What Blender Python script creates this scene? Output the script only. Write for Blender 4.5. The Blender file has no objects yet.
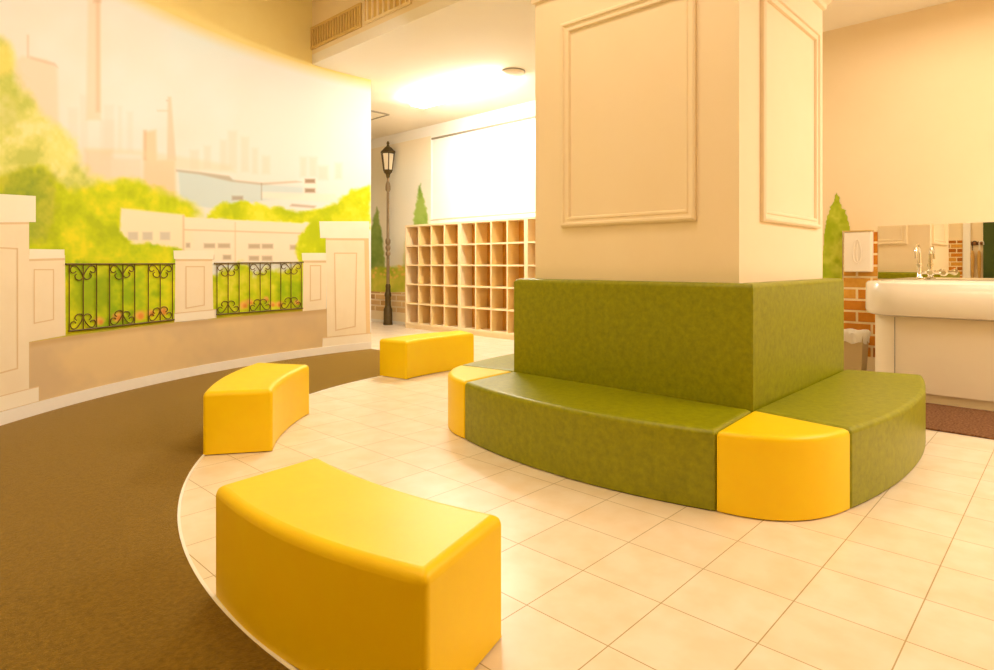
import bpy, bmesh, math, random
import numpy as np
from mathutils import Vector, Matrix
random.seed(7)
rng = np.random.default_rng(7)
sc = bpy.context.scene
col = sc.collection

# ------------------------------------------------------------------ camera
F, Y0, CX, EYE = 615.0, 264.0, 497.0, 1.15       # measured focal length / horizon of the 994x670 photograph
TH = math.atan((1080 - 497) / 615.0)
FW = (math.cos(TH), math.sin(TH))                # view direction on the floor plan
RT = (math.sin(TH), -math.cos(TH))
cam_d = bpy.data.cameras.new('camera')
cam_d.sensor_fit = 'HORIZONTAL'; cam_d.sensor_width = 36.0
cam_d.lens = F / 994 * 36.0
cam_d.shift_y = -(335 - Y0) / 994
cam_d.clip_start = 0.02
cam = bpy.data.objects.new('camera', cam_d); col.objects.link(cam)
cam.location = (0, 0, EYE)
cam.rotation_euler = (math.pi / 2, 0, TH - math.pi / 2)
sc.camera = cam

# ------------------------------------------------------------------ light and exposure
w = bpy.data.worlds.new('world'); sc.world = w; w.use_nodes = True
bg = w.node_tree.nodes['Background']
bg.inputs[0].default_value = (1.0, 0.85, 0.6, 1); bg.inputs[1].default_value = 0.3
sc.view_settings.view_transform = 'Standard'
sc.view_settings.look = 'None'
sc.view_settings.exposure = -0.15
sc.view_settings.gamma = 1.0
sc.view_settings.use_curve_mapping = False

def area(name, loc, sx, sy, power, color, rot=(0, 0, 0)):
    d = bpy.data.lights.new(name, 'AREA'); d.shape = 'RECTANGLE'; d.size = sx; d.size_y = sy
    d.energy = power; d.color = color
    o = bpy.data.objects.new(name, d); col.objects.link(o)
    o.location = loc; o.rotation_euler = rot
    return o
WARM = (1.0, 0.85, 0.64)
area('light_entrance', (4.9, -1.5, 3.5), 2.6, 1.2, 134, (1.0, 0.92, 0.83))
area('light_washroom', (6.2, 0.6, 3.5), 0.8, 2.2, 18, (1.0, 0.89, 0.74))
area('fill_mural', (3.1, 4.2, 3.5), 1.6, 0.6, 31, (1.0, 0.99, 1.0), (math.radians(48), 0, math.radians(35)))  # added wall wash, no such fitting seen; brightens the mural
area('light_hall', (2.0, 2.2, 4.5), 1.0, 2.6, 58, WARM)
area('fill_hall_rear', (-0.6, 1.6, 4.4), 0.8, 2.0, 44, WARM)  # added fill behind the camera, lifts the near bench face and pillar

# ------------------------------------------------------------------ helpers
def lin(c):
    c = c / 255.0
    return c / 12.92 if c <= 0.04045 else ((c + 0.055) / 1.055) ** 2.4
def S(r, g, b): return (lin(r), lin(g), lin(b), 1.0)

def ray(px): 
    r = (px - CX) / F
    return FW[0] + r * RT[0], FW[1] + r * RT[1]
def fl(px, py, z=0.0):
    d = F * (EYE - z) / (py - Y0); a, b = ray(px)
    return a * d, b * d
def on_x(px, py, X):                              # photograph point on the wall plane x = X -> (y, z)
    a, b = ray(px); d = X / a
    return b * d, EYE + (Y0 - py) * d / F
def on_y(px, py, Y):
    a, b = ray(px); d = Y / b
    return a * d, EYE + (Y0 - py) * d / F

class MB:
    def __init__(self): self.v = []; self.f = []; self.m = []
    def add(self, vs, fs, mi=0):
        n = len(self.v); self.v += [tuple(p) for p in vs]
        for f in fs: self.f.append(tuple(i + n for i in f)); self.m.append(mi)
        return self
    def board(self, x0, x1, y0, y1, z0, z1):        # cabinet board: front edge (low x) in material 0, faces in material 1
        self.box(x0, x1, y0, y1, z0, z1, 1); self.m[-1] = 0; return self
    def box(self, x0, x1, y0, y1, z0, z1, mi=0):
        vs = [(x, y, z) for z in (z0, z1) for x, y in ((x0, y0), (x1, y0), (x1, y1), (x0, y1))]
        return self.add(vs, [(3, 2, 1, 0), (4, 5, 6, 7), (0, 1, 5, 4), (1, 2, 6, 5), (2, 3, 7, 6), (3, 0, 4, 7)], mi)
    def prism(self, poly, z0, z1, mi=0):
        n = len(poly)
        a = sum(poly[i][0] * poly[(i + 1) % n][1] - poly[(i + 1) % n][0] * poly[i][1] for i in range(n))
        if a < 0: poly = poly[::-1]
        vs = [(x, y, z0) for x, y in poly] + [(x, y, z1) for x, y in poly]
        fs = [tuple(range(n))[::-1], tuple(range(n, 2 * n))] + [(i, (i + 1) % n, n + (i + 1) % n, n + i) for i in range(n)]
        return self.add(vs, fs, mi)
    def lathe(self, prof, cx=0, cy=0, n=24, mi=0, rot=0):     # prof: (radius, z) from bottom to top
        vs = []
        for r, z in prof:
            for k in range(n):
                t = 2 * math.pi * k / n + rot; vs.append((cx + r * math.cos(t), cy + r * math.sin(t), z))
        fs = []
        for j in range(len(prof) - 1):
            for k in range(n):
                k2 = (k + 1) % n; fs.append((j * n + k, j * n + k2, (j + 1) * n + k2, (j + 1) * n + k))
        fs.append(tuple(range(n))[::-1]); fs.append(tuple(range((len(prof) - 1) * n, len(prof) * n)))
        return self.add(vs, fs, mi)
    def tube(self, pts, r, n=8, mi=0):
        pts = [Vector(p) for p in pts]; vs = []; rr = r if isinstance(r, (list, tuple)) else [r] * len(pts)
        up = None
        for i, p in enumerate(pts):
            t = (pts[min(i + 1, len(pts) - 1)] - pts[max(i - 1, 0)]).normalized()
            if up is None:
                up = Vector((0, 0, 1)) if abs(t.z) < .9 else Vector((1, 0, 0))
            sd = t.cross(up).normalized(); up = sd.cross(t).normalized()
            for k in range(n):
                a = 2 * math.pi * k / n
                vs.append(p + rr[i] * (math.cos(a) * sd + math.sin(a) * up))
        fs = [(i * n + k, i * n + (k + 1) % n, (i + 1) * n + (k + 1) % n, (i + 1) * n + k) for i in range(len(pts) - 1) for k in range(n)]
        fs += [tuple(range(n))[::-1], tuple(range((len(pts) - 1) * n, len(pts) * n))]
        return self.add(vs, fs, mi)
    def build(self, name, mats, parent=None, smooth=False, bevel=0, seg=3, loc=None, angle=40, upright=None):
        me = bpy.data.meshes.new(name); me.from_pydata(self.v, [], self.f); me.update()
        if not isinstance(mats, (list, tuple)): mats = [mats]
        for m in mats: me.materials.append(m)
        for p, mi in zip(me.polygons, self.m): p.material_index = mi
        bm = bmesh.new(); bm.from_mesh(me); bmesh.ops.recalc_face_normals(bm, faces=bm.faces); bm.to_mesh(me); bm.free()
        o = bpy.data.objects.new(name, me); col.objects.link(o)
        if smooth:
            me.polygons.foreach_set('use_smooth', [True] * len(me.polygons))
            me.set_sharp_from_angle(angle=math.radians(angle))
        if bevel:
            b = o.modifiers.new('bevel', 'BEVEL'); b.width = bevel; b.segments = seg
            b.limit_method = 'ANGLE'; b.angle_limit = math.radians(38); b.harden_normals = True
            if upright is not None:
                b.limit_method = 'WEIGHT'
                bm = bmesh.new(); bm.from_mesh(me); ly = bm.edges.layers.float.new('bevel_weight_edge')
                zlo = min(v.co.z for v in bm.verts)
                for e in bm.edges:
                    if e.calc_face_angle(0) > math.radians(38):
                        zs = [v.co.z for v in e.verts]
                        e[ly] = upright if abs(zs[0] - zs[1]) > .01 else (1.0 if zs[0] > zlo + .01 else .12)
                bm.to_mesh(me); bm.free()
            me.polygons.foreach_set('use_smooth', [True] * len(me.polygons))
            wn = o.modifiers.new('normals', 'WEIGHTED_NORMAL'); wn.keep_sharp = True
        if parent: attach(o, parent)
        elif loc is not None:
            origin(o, loc)
        return o
def origin(o, loc):
    o.data.transform(Matrix.Translation(-Vector(loc))); o.location = loc
def attach(o, parent):
    o.parent = parent
    o.matrix_parent_inverse = Matrix.Translation(-world_loc(parent))
def world_loc(o):
    v = Vector(o.location)
    if o.parent: v = v      # parts keep world coordinates through the inverse
    return v
def tag(o, label=None, cat=None, group=None, kind=None):
    if label: o['label'] = label
    if cat: o['category'] = cat
    if group: o['group'] = group
    if kind: o['kind'] = kind
    return o
def thing(name, loc, label, cat, group=None):
    o = bpy.data.objects.new(name, None); o.empty_display_size = .1; col.objects.link(o); o.location = loc
    return tag(o, label, cat, group)
def struct(o): o['kind'] = 'structure'; return o

# ------------------------------------------------------------------ materials
def mat(name, color, rough=.5, spec=.5, metal=0, noise=None, bump=0, bscale=60, coat=0):
    """noise = (scale, amount, second colour): soft mottling between two colours."""
    m = bpy.data.materials.new(name); m.use_nodes = True; nt = m.node_tree; b = nt.nodes['Principled BSDF']
    b.inputs['Base Color'].default_value = color; b.inputs['Roughness'].default_value = rough
    b.inputs['Specular IOR Level'].default_value = spec; b.inputs['Metallic'].default_value = metal
    b.inputs['Coat Weight'].default_value = coat
    tc = nt.nodes.new('ShaderNodeTexCoord')
    if noise:
        n = nt.nodes.new('ShaderNodeTexNoise'); n.inputs['Scale'].default_value = noise[0]; n.inputs['Detail'].default_value = 5
        n.inputs['Roughness'].default_value = .65
        nt.links.new(tc.outputs['Object'], n.inputs['Vector'])
        cr = nt.nodes.new('ShaderNodeValToRGB'); cr.color_ramp.elements[0].position = .5 - .5 * noise[1]; cr.color_ramp.elements[1].position = .5 + .5 * noise[1]
        cr.color_ramp.elements[0].color = color; cr.color_ramp.elements[1].color = noise[2]
        nt.links.new(n.outputs['Fac'], cr.inputs['Fac']); nt.links.new(cr.outputs['Color'], b.inputs['Base Color'])
    if bump:
        n2 = nt.nodes.new('ShaderNodeTexNoise'); n2.inputs['Scale'].default_value = bscale; n2.inputs['Detail'].default_value = 4
        nt.links.new(tc.outputs['Object'], n2.inputs['Vector'])
        bp = nt.nodes.new('ShaderNodeBump'); bp.inputs['Strength'].default_value = bump; bp.inputs['Distance'].default_value = .004
        nt.links.new(n2.outputs['Fac'], bp.inputs['Height']); nt.links.new(bp.outputs['Normal'], b.inputs['Normal'])
    return m
M = {}
M['yellow'] = mat('yellow_vinyl', S(254, 216, 4), .38, .32, noise=(9, .5, S(253, 209, 2)), bump=.12, bscale=220)
M['green'] = mat('green_vinyl', S(124, 126, 0), .38, .34, noise=(26, .5, S(156, 156, 2)), bump=.15, bscale=160)
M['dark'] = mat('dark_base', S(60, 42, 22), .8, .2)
M['pillar'] = mat('pillar_paint', S(250, 231, 200), .6, .25, noise=(1.5, .5, S(247, 226, 192)))
M['wall'] = mat('warm_wall_paint', S(248, 226, 186), .7, .2, noise=(1.2, .5, S(245, 221, 178)))
M['corridor'] = mat('corridor_paint', S(250, 246, 238), .7, .2, noise=(1.2, .5, S(248, 243, 233)))
M['ceiling'] = mat('ceiling_paint', S(250, 240, 222), .8, .2, noise=(1, .5, S(248, 236, 216)))
M['cove'] = mat('cove_paint', S(244, 222, 144), .75, .2, noise=(1, .5, S(238, 211, 130)))
M['base_white'] = mat('baseboard_paint', S(252, 246, 236), .5, .3, noise=(4, .5, S(249, 242, 230)))
M['carpet'] = mat('brown_carpet', S(104, 78, 16), .95, .05, noise=(60, .5, S(142, 110, 34)), bump=.6, bscale=260)
cb = M['carpet'].node_tree.nodes['Principled BSDF']; cb.inputs['Sheen Weight'].default_value = .55; cb.inputs['Sheen Roughness'].default_value = .35; cb.inputs['Sheen Tint'].default_value = S(255, 226, 180)
M['mat'] = mat('mat_pile', S(84, 52, 30), .95, .1, noise=(70, .35, S(150, 106, 70)), bump=.8, bscale=200)
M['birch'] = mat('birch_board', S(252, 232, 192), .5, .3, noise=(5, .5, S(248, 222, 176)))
M['birch_shade_in'] = mat('birch_shaded_back', S(216, 156, 58), .55, .3, noise=(6, .5, S(204, 140, 44)))  # birch darkened to carry the shade deep inside the cubbies
M['birch_shade_mid'] = mat('birch_shaded_face', S(244, 213, 148), .5, .3, noise=(5, .5, S(237, 202, 132)))  # shelf and divider faces tinted darker, cubby shade put into the colour
M['bronze'] = mat('bronze_paint', S(92, 72, 28), .45, .5, .3, noise=(20, .5, S(74, 56, 20)))
M['pole'] = mat('pole_glare_paint', S(150, 128, 92), .5, .5, .2, noise=(8, .5, S(122, 98, 60)))  # paler than the bronze: glare on the lit pole put into its colour
M['glass_milk'] = mat('lantern_glass', S(240, 226, 196), .3, .5)
M['white'] = mat('white_gloss', S(250, 238, 216), .22, .5, coat=.3)
M['cab'] = mat('white_cabinet', S(248, 232, 202), .4, .4)
M['board'] = mat('white_board', S(254, 252, 248), .4, .4)
M['chrome'] = mat('chrome', S(230, 224, 210), .12, .5, 1.0)
M['plastic'] = mat('white_plastic', S(250, 236, 214), .4, .4)
M['bin'] = mat('bin_plastic', S(206, 180, 130), .5, .4)
M['bag'] = mat('bin_bag', S(248, 238, 220), .3, .5)
M['iron'] = mat('iron_paint', S(112, 90, 28), .6, .3)
M['wood'] = mat('peg_wood', S(150, 96, 40), .5, .4)
M['black'] = mat('black_cloth', S(40, 28, 20), .6, .4)
M['tan_cloth'] = mat('tan_cloth', S(206, 160, 84), .6, .3)
M['door'] = mat('dark_green_door', S(66, 82, 22), .5, .3)
M['vent'] = mat('vent_metal', S(224, 188, 112), .5, .4)
M['vent_gap'] = mat('vent_gap', S(196, 158, 84), .8, .2)
M['vent_pale'] = mat('vent_pale_metal', S(246, 220, 170), .5, .4)
M['mirror'] = mat('mirror_glass', S(240, 236, 220), .01, .5, 1.0)
M['line'] = mat('grey_line', S(150, 138, 116), .5, .4)
m = bpy.data.materials.new('lamp_diffuser'); m.use_nodes = True
m.node_tree.nodes['Principled BSDF'].inputs['Emission Color'].default_value = (1, .97, .9, 1)
m.node_tree.nodes['Principled BSDF'].inputs['Emission Strength'].default_value = 80
M['lit'] = m

# floor tiles
TS, TA, TB = 0.32245, 1.2515, 1.6761
m = bpy.data.materials.new('floor_tile'); m.use_nodes = True; nt = m.node_tree; b = nt.nodes['Principled BSDF']
tc = nt.nodes.new('ShaderNodeTexCoord'); mp = nt.nodes.new('ShaderNodeMapping')
mp.inputs['Location'].default_value = (-(TA - 40 * TS), -(TB - 40 * TS), 0)
br = nt.nodes.new('ShaderNodeTexBrick'); br.offset = 0; br.squash = 1
br.inputs['Scale'].default_value = 1; br.inputs['Brick Width'].default_value = TS; br.inputs['Row Height'].default_value = TS
br.inputs['Mortar Size'].default_value = .0022; br.inputs['Mortar Smooth'].default_value = .1; br.inputs['Bias'].default_value = 0
br.inputs['Color1'].default_value = S(243, 224, 196); br.inputs['Color2'].default_value = S(247, 230, 206); br.inputs['Mortar'].default_value = S(188, 164, 112)
n = nt.nodes.new('ShaderNodeTexNoise'); n.inputs['Scale'].default_value = 7; n.inputs['Detail'].default_value = 80
mx = nt.nodes.new('ShaderNodeMix'); mx.data_type = 'RGBA'; mx.blend_type = 'MULTIPLY'
cr = nt.nodes.new('ShaderNodeValToRGB'); cr.color_ramp.elements[0].position = .35; cr.color_ramp.elements[1].position = .62
cr.color_ramp.elements[0].color = S(249, 244, 234); cr.color_ramp.elements[1].color = (1, 1, 1, 1)
nt.links.new(tc.outputs['Object'], mp.inputs['Vector']); nt.links.new(mp.outputs['Vector'], br.inputs['Vector'])
nt.links.new(tc.outputs['Object'], n.inputs['Vector']); nt.links.new(n.outputs['Fac'], cr.inputs['Fac'])
mx.inputs[0].default_value = 1
nt.links.new(br.outputs['Color'], mx.inputs[6]); nt.links.new(cr.outputs['Color'], mx.inputs[7]); nt.links.new(mx.outputs[2], b.inputs['Base Color'])
bp = nt.nodes.new('ShaderNodeBump'); bp.inputs['Strength'].default_value = .3; bp.inputs['Distance'].default_value = .002; bp.invert = True
nt.links.new(br.outputs['Fac'], bp.inputs['Height']); nt.links.new(bp.outputs['Normal'], b.inputs['Normal'])
b.inputs['Roughness'].default_value = .3; b.inputs['Specular IOR Level'].default_value = .4
M['tile'] = m

# painted surfaces: pigment stored per vertex
m = bpy.data.materials.new('mural_paint'); m.use_nodes = True; nt = m.node_tree; b = nt.nodes['Principled BSDF']
at = nt.nodes.new('ShaderNodeVertexColor'); at.layer_name = 'pigment'
nt.links.new(at.outputs['Color'], b.inputs['Base Color']); b.inputs['Roughness'].default_value = .75; b.inputs['Specular IOR Level'].default_value = .2
M['mural'] = m

# ------------------------------------------------------------------ room shell
XR, XB, YF, YE = 7.2, -1.2, -2.6, 13.0           # right wall, wall behind, front wall, corridor end
ZC, ZU = 3.64, 4.60                              # soffit and raised ceiling
XBEAM = 3.98
WC, WR = (4.46, 1.35), 5.62                      # curved mural wall
PH_END = 1.4996
def wxy(s, off=0.0):                             # arc length from the wall's free end -> plan
    ph = PH_END + s / WR; r = WR - off
    return WC[0] + r * math.cos(ph), WC[1] + r * math.sin(ph)
def wall_hit(px, py):                            # photograph point on the curved wall -> (s, z)
    a, b_ = ray(px); A = a * a + b_ * b_; B = a * WC[0] + b_ * WC[1]; C = WC[0]**2 + WC[1]**2 - WR**2
    t = (B + math.sqrt(B * B - A * C)) / A
    ph = math.atan2(b_ * t - WC[1], a * t - WC[0])
    return WR * (ph - PH_END), EYE + (Y0 - py) * t / F

TCX, TCY, TR = 4.17, 1.89, 3.324                 # tiled round
struct(MB().box(XB - .2, XR + .2, YF - .2, YE + .2, -.1, 0).build('floor', M['tile']))
# carpet: ring between tiled round and curved wall
mb = MB(); a0, a1 = math.radians(78), math.radians(262); N = 120
pin = [(TCX + TR * math.cos(a0 + (a1 - a0) * k / N), TCY + TR * math.sin(a0 + (a1 - a0) * k / N)) for k in range(N + 1)]
S_END = 8.2
pout = []
for k in range(N + 1):
    t = k / N
    if t < .62: s = t / .62 * S_END; pout.append(wxy(s, .004))
    else:
        x_, y_ = wxy(S_END, .004); u = (t - .62) / .38
        pout.append((XB + .01 + (x_ - XB) * max(0, 1 - u * 6), y_ + (YF + .01 - y_) * min(1, u * 1.6)) if u < .625 else (XB + .01 + (pin[-1][0] - XB) * (u - .625) / .375, YF + .01))
vs = [(x, y, z) for z in (0, .005) for x, y in pin + pout]; n = N + 1
fs = []
for k in range(N):
    fs.append((2 * n + k, 2 * n + k + 1, 3 * n + k + 1, 3 * n + k)); fs.append((k, k + 1, 2 * n + k + 1, 2 * n + k)); fs.append((n + k, n + k + 1, 3 * n + k + 1, 3 * n + k))
mb.add(vs, fs); struct(mb.build('floor_carpet', M['carpet']))
mb = MB()
po = [(TCX + (TR + .0) * math.cos(a0 + (a1 - a0) * k / N), TCY + (TR + .0) * math.sin(a0 + (a1 - a0) * k / N)) for k in range(N + 1)]
pi = [(TCX + (TR - .012) * math.cos(a0 + (a1 - a0) * k / N), TCY + (TR - .012) * math.sin(a0 + (a1 - a0) * k / N)) for k in range(N + 1)]
vs = [(x, y, z) for z in (0, .007) for x, y in po + pi]; fs = []
for k in range(N):
    fs += [(2 * n + k, 2 * n + k + 1, 3 * n + k + 1, 3 * n + k), (k, k + 1, 2 * n + k + 1, 2 * n + k), (n + k, n + k + 1, 3 * n + k + 1, 3 * n + k)]
mb.add(vs, fs); struct(mb.build('trim_1', M['base_white']))

struct(MB().box(XR, XR + .15, YF, 3.2, 0, ZU).build('wall_right', M['wall']))
struct(MB().box(XR, XR + .15, 3.2, YE, 0, ZU).build('wall_lockers', M['corridor']))
struct(MB().box(XB - .15, XB, YF, wxy(S_END)[1] + .2, 0, ZU).build('wall_back', M['wall']))
struct(MB().box(XB, XR, YF - .15, YF, 0, ZU).build('wall_front', M['wall']))
struct(MB().box(4.4, XR, YE, YE + .15, 0, ZU).build('wall_corridor_end', M['wall']))
struct(MB().box(4.45, 4.6, 7.3, YE, 0, ZU).build('wall_corridor_side', M['wall']))
# curved wall
def curved(s0, s1, z0, z1, o0, o1, n=80):
    mb = MB(); vs = []; fs = []
    for k in range(n + 1):
        s = s0 + (s1 - s0) * k / n
        for o_ in (o0, o1):
            x, y = wxy(s, o_); vs += [(x, y, z0), (x, y, z1)]
    for k in range(n):
        a = 4 * k; b_ = a + 4
        fs += [(a, b_, b_ + 1, a + 1), (a + 2, a + 3, b_ + 3, b_ + 2), (a + 1, b_ + 1, b_ + 3, a + 3), (a, a + 2, b_ + 2, b_)]
    fs += [(0, 1, 3, 2), (4 * n, 4 * n + 2, 4 * n + 3, 4 * n + 1)]
    return mb.add(vs, fs)
MZ0, MZ1 = .098, 3.615
struct(curved(0, S_END + .3, 0, ZU, -.16, 0).build('wall_left', M['cove'], smooth=True))
struct(curved(-.004, S_END, .0, MZ0, 0, .014).build('baseboard_left', M['base_white'], smooth=True))
# ceilings and the beam face that carries the vents
struct(MB().box(XBEAM, XR + .15, YF, YE, ZC, ZC + .12).build('ceiling', M['ceiling']))
struct(MB().box(XBEAM, XBEAM + .12, YF, 7.1, ZC + .12, ZU).build('wall_beam', M['wall']))
struct(MB().box(XB - .15, XBEAM + .12, YF, 7.3, ZU, ZU + .1).build('ceiling_raised', M['cove']))

# pillar with panel mouldings and crown
PX0, PX1, PY0, PY1 = 3.42, 4.95, 1.38, 2.86
pillar = struct(MB().box(PX0, PX1, PY0, PY1, 0, ZU).build('pillar', M['pillar']))
def frame_mould(w0, w1, z0, z1, place):
    """mitred moulding; w runs along the face, place(w, z, out) -> xyz"""
    prof = [(0, 0), (0, .022), (.012, .030), (.024, .028), (.030, .016), (.046, .014), (.052, .020), (.064, .018), (.070, .006), (.070, 0)]
    mb = MB(); vs = []; P = len(prof)
    for cw, cz, dw, dz in ((w0, z0, 1, 1), (w1, z0, -1, 1), (w1, z1, -1, -1), (w0, z1, 1, -1)):
        for i_, o_ in prof: vs.append(place(cw + dw * i_, cz + dz * i_, o_))
    fs = [(c * P + i, ((c + 1) % 4) * P + i, ((c + 1) % 4) * P + i + 1, c * P + i + 1) for c in range(4) for i in range(P - 1)]
    return mb.add(vs, fs)
ya, za = on_x(560.5, 25.4, PX0); yb, zb = on_x(564.5, 227.5, PX0); yc, zc = on_x(696.7, 220.2, PX0)
fz0, fz1, fy1, fy0 = (zb + zc) / 2, za, (ya + yb) / 2, yc
xa, zd = on_y(760, 219.1, PY0); xb, ze = on_y(817, 227.5, PY0)
print('panel', fz0, fz1, fy0, fy1, 'right', xa, xb, zd, ze, on_y(818, 27.2, PY0))
frame_mould(fy0, fy1, fz0, fz1, lambda w_, z, o_: (PX0 - o_, w_, z)).build('panel_moulding', M['pillar'], pillar, smooth=True, angle=30)
frame_mould(xa, xb, fz0, fz1, lambda w_, z, o_: (w_, PY0 - o_, z)).build('panel_moulding', M['pillar'], pillar, smooth=True, angle=30)
frame_mould(PY0 + .24, PY1 - .24, fz0, fz1, lambda w_, z, o_: (PX1 + o_, w_, z)).build('panel_moulding', M['pillar'], pillar, smooth=True, angle=30)
mb = MB(); vs = []; prof = [(0, 3.02), (.02, 3.03), (.025, 3.06), (.05, 3.09), (.055, 3.13), (.10, 3.2), (.11, 3.26), (0, 3.26)]
for o_, z in prof: vs += [(PX0 - o_, PY0 - o_, z), (PX1 + o_, PY0 - o_, z), (PX1 + o_, PY1 + o_, z), (PX0 - o_, PY1 + o_, z)]
fs = [(4 * i + k, 4 * i + (k + 1) % 4, 4 * i + 4 + (k + 1) % 4, 4 * i + 4 + k) for i in range(len(prof) - 1) for k in range(4)]
mb.add(vs, fs).build('crown_moulding', M['pillar'], pillar)

# ------------------------------------------------------------------ sofa around the pillar
SH, SB = .378, .005
BX0, BX1, BY0, BY1 = 3.305, 5.05, 1.262, 2.97
def bez(p0, p1, p2, p3, n=14):
    out = []
    for k in range(n + 1):
        t = k / n; u = 1 - t
        out.append(tuple(u**3 * a + 3 * u * u * t * b_ + 3 * u * t * t * c + t**3 * d for a, b_, c, d in zip(p0, p1, p2, p3)))
    return out
def arc3(p0, p1, sag, n=14):                     # arc through p0, p1 bulging to the left of p0->p1 by sag
    dx, dy = p1[0] - p0[0], p1[1] - p0[1]; L = math.hypot(dx, dy); nx, ny = -dy / L, dx / L
    return [(p0[0] + dx * k / n + nx * sag * 4 * (k / n) * (1 - k / n), p0[1] + dy * k / n + ny * sag * 4 * (k / n) * (1 - k / n)) for k in range(n + 1)]
def shrink(poly, d):
    cx = sum(p[0] for p in poly) / len(poly); cy = sum(p[1] for p in poly) / len(poly)
    out = []
    for x, y in poly:
        L = math.hypot(x - cx, y - cy); out.append((x + (cx - x) / L * d, y + (cy - y) / L * d))
    return out
def block(parent, poly, h, m, part, bev=.03, grow=-.002, upright=.5):
    MB().prism(shrink(poly, -grow), SB, h).build(part, m, parent, bevel=bev, seg=5, upright=upright)
    MB().prism(shrink(poly, .03), 0, SB).build('base', M['dark'], parent)  # thin inset strip, coloured dark to stand in for the shadow line underneath
def centre(poly): return sum(p[0] for p in poly) / len(poly), sum(p[1] for p in poly) / len(poly), 0
c1, c2, c3, c4 = (BX0, BY0), (BX1, BY0), (BX1, BY1), (BX0, BY1)
E1, E2 = (2.765, 1.225), (3.23, .778)           # near corner block
E3 = (5.17, .80)
E6, E7, E8 = (4.98, 3.45), (3.23, 3.45), (2.78, 2.93)
q1, q2, q3, q4 = (PX0 - .001, PY0 - .001), (PX1 + .001, PY0 - .001), (PX1 + .001, PY1 + .001), (PX0 - .001, PY1 + .001)
def backrest(parent, poly):
    MB().prism(poly, SH - .02, 1.045).build('backrest', M['green'], parent, bevel=.026, seg=5, upright=.35)
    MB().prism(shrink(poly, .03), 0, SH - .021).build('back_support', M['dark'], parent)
def sofa(poly, backs, label):
    t = thing('sofa', centre(poly), label, 'sofa', 'green curved sofas around the pillar')
    block(t, poly, SH, M['green'], 'seat', .026, -.002, .5)
    for b_ in backs: backrest(t, b_)
sofa([c4] + arc3(E8, E1, -.128) + [c1], [[c1, c4, q4, q1]], 'green curved sofa with a high backrest on the left face of the pillar')
sofa([c1] + arc3(E2, E3, -.115) + [c2], [[c1, c2, q2, q1]], 'green curved sofa on the right face of the pillar, facing the wash basin')
sofa([c3] + arc3(E6, E7, -.12) + [c4], [[c3, c4, q4, q3]], 'green sofa behind the pillar, only a corner of its pale shining seat showing')
t = thing('padded_panel', (BX1 - .05, (BY0 + BY1) / 2, 0), 'green padded panel on the far face of the pillar, seen low in the mirror', 'padded panel')
backrest(t, [(BX1, BY0 + .004), (BX1, BY1 - .004), (PX1 + .002, PY1 - .002), (PX1 + .002, PY0 + .002)])
def corner(poly, label):
    t = thing('corner_ottoman', centre(poly), label, 'ottoman', 'yellow corner ottomans of the sofa')
    block(t, poly, SH, M['yellow'], 'upholstery', .026, -.002, .4)
corner([c1] + bez(E1, (2.79, .96), (2.94, .83), E2), 'yellow rounded corner ottoman between the two green sofa seats, nearest the camera')
corner([c4] + bez(E7, (3.0, 3.38), (2.82, 3.2), E8), 'yellow corner ottoman at the left end of the green sofa, narrow in view')

# ------------------------------------------------------------------ curved benches
gy = 'free-standing yellow curved benches'
def bench(on, of, inf, inn, label):              # outer near/far, inner far/near; outer side bulges, inner side is hollow
    poly = arc3(on, of, .06) + arc3(inf, inn, -.052)
    t = thing('curved_bench', centre(poly), label, 'bench', gy)
    block(t, poly, .382, M['yellow'], 'upholstery', .032, .007, .6)
bench((.985, 1.18), (.878, 2.175), (1.30, 2.22), (1.385, 1.295), 'largest yellow curved bench in the foreground at the carpet edge')
bench((1.465, 3.815), (2.20, 4.675), (2.43, 4.285), (1.79, 3.595), 'yellow curved bench in the middle, in front of the painted railings')
bench((3.76, 5.23), (4.90, 5.22), (4.78, 4.885), (3.82, 4.86), 'farthest yellow curved bench, in front of the shoe lockers')

# ------------------------------------------------------------------ shoe lockers
LX = 6.9
gl = 'shoe lockers along the back wall'
def locker(y1, y0, label):
    t = thing('shoe_locker', (LX + .14, (y0 + y1) / 2, 0), label, 'shoe locker', gl)
    z0, z1, th = .10, 1.845, .032
    x0, x1 = LX, XR - .03
    c = MB(); c.box(x0, x1, y0, y0 + th, 0, z1); c.box(x0, x1, y1 - th, y1, 0, z1); c.box(x0, x1, y0 + th, y1 - th, z1 - th, z1); c.box(x0, x1, y0 + th, y1 - th, z0 - th, z0)
    c.build('carcass', M['birch'], t)
    MB().box(x1 - .012, x1, y0 + th, y1 - th, z0, z1 - th).build('back_panel', M['birch_shade_in'], t)
    MB().box(x0 + .02, x0 + .035, y0 + th, y1 - th, 0, z0 - th).build('plinth', M['birch'], t)
    rows, cols = 5, 4
    for r in range(1, rows):
        z = z0 + (z1 - th - z0) * r / rows
        MB().board(x0, x1 - .012, y0 + th, y1 - th, z - .012, z + .012).build('shelf', [M['birch'], M['birch_shade_mid']], t)
    for r in range(rows):
        za_ = z0 + (z1 - th - z0) * r / rows + (.012 if r else 0); zb_ = z0 + (z1 - th - z0) * (r + 1) / rows - (.012 if r < rows - 1 else 0)
        for k in range(1, cols):
            y = y0 + th + (y1 - y0 - 2 * th) * k / cols
            MB().board(x0 + .001, x1 - .012, y - .012, y + .012, za_, zb_).build('divider', [M['birch'], M['birch_shade_mid']], t)
locker(8.82, 7.395, 'birch shoe locker at the left end, beside the street lamp')
locker(7.39, 5.955, 'birch shoe locker in the middle of the row, left of the pillar')
locker(5.95, 4.52, 'birch shoe locker mostly hidden behind the pillar, only its left edge showing')

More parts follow.
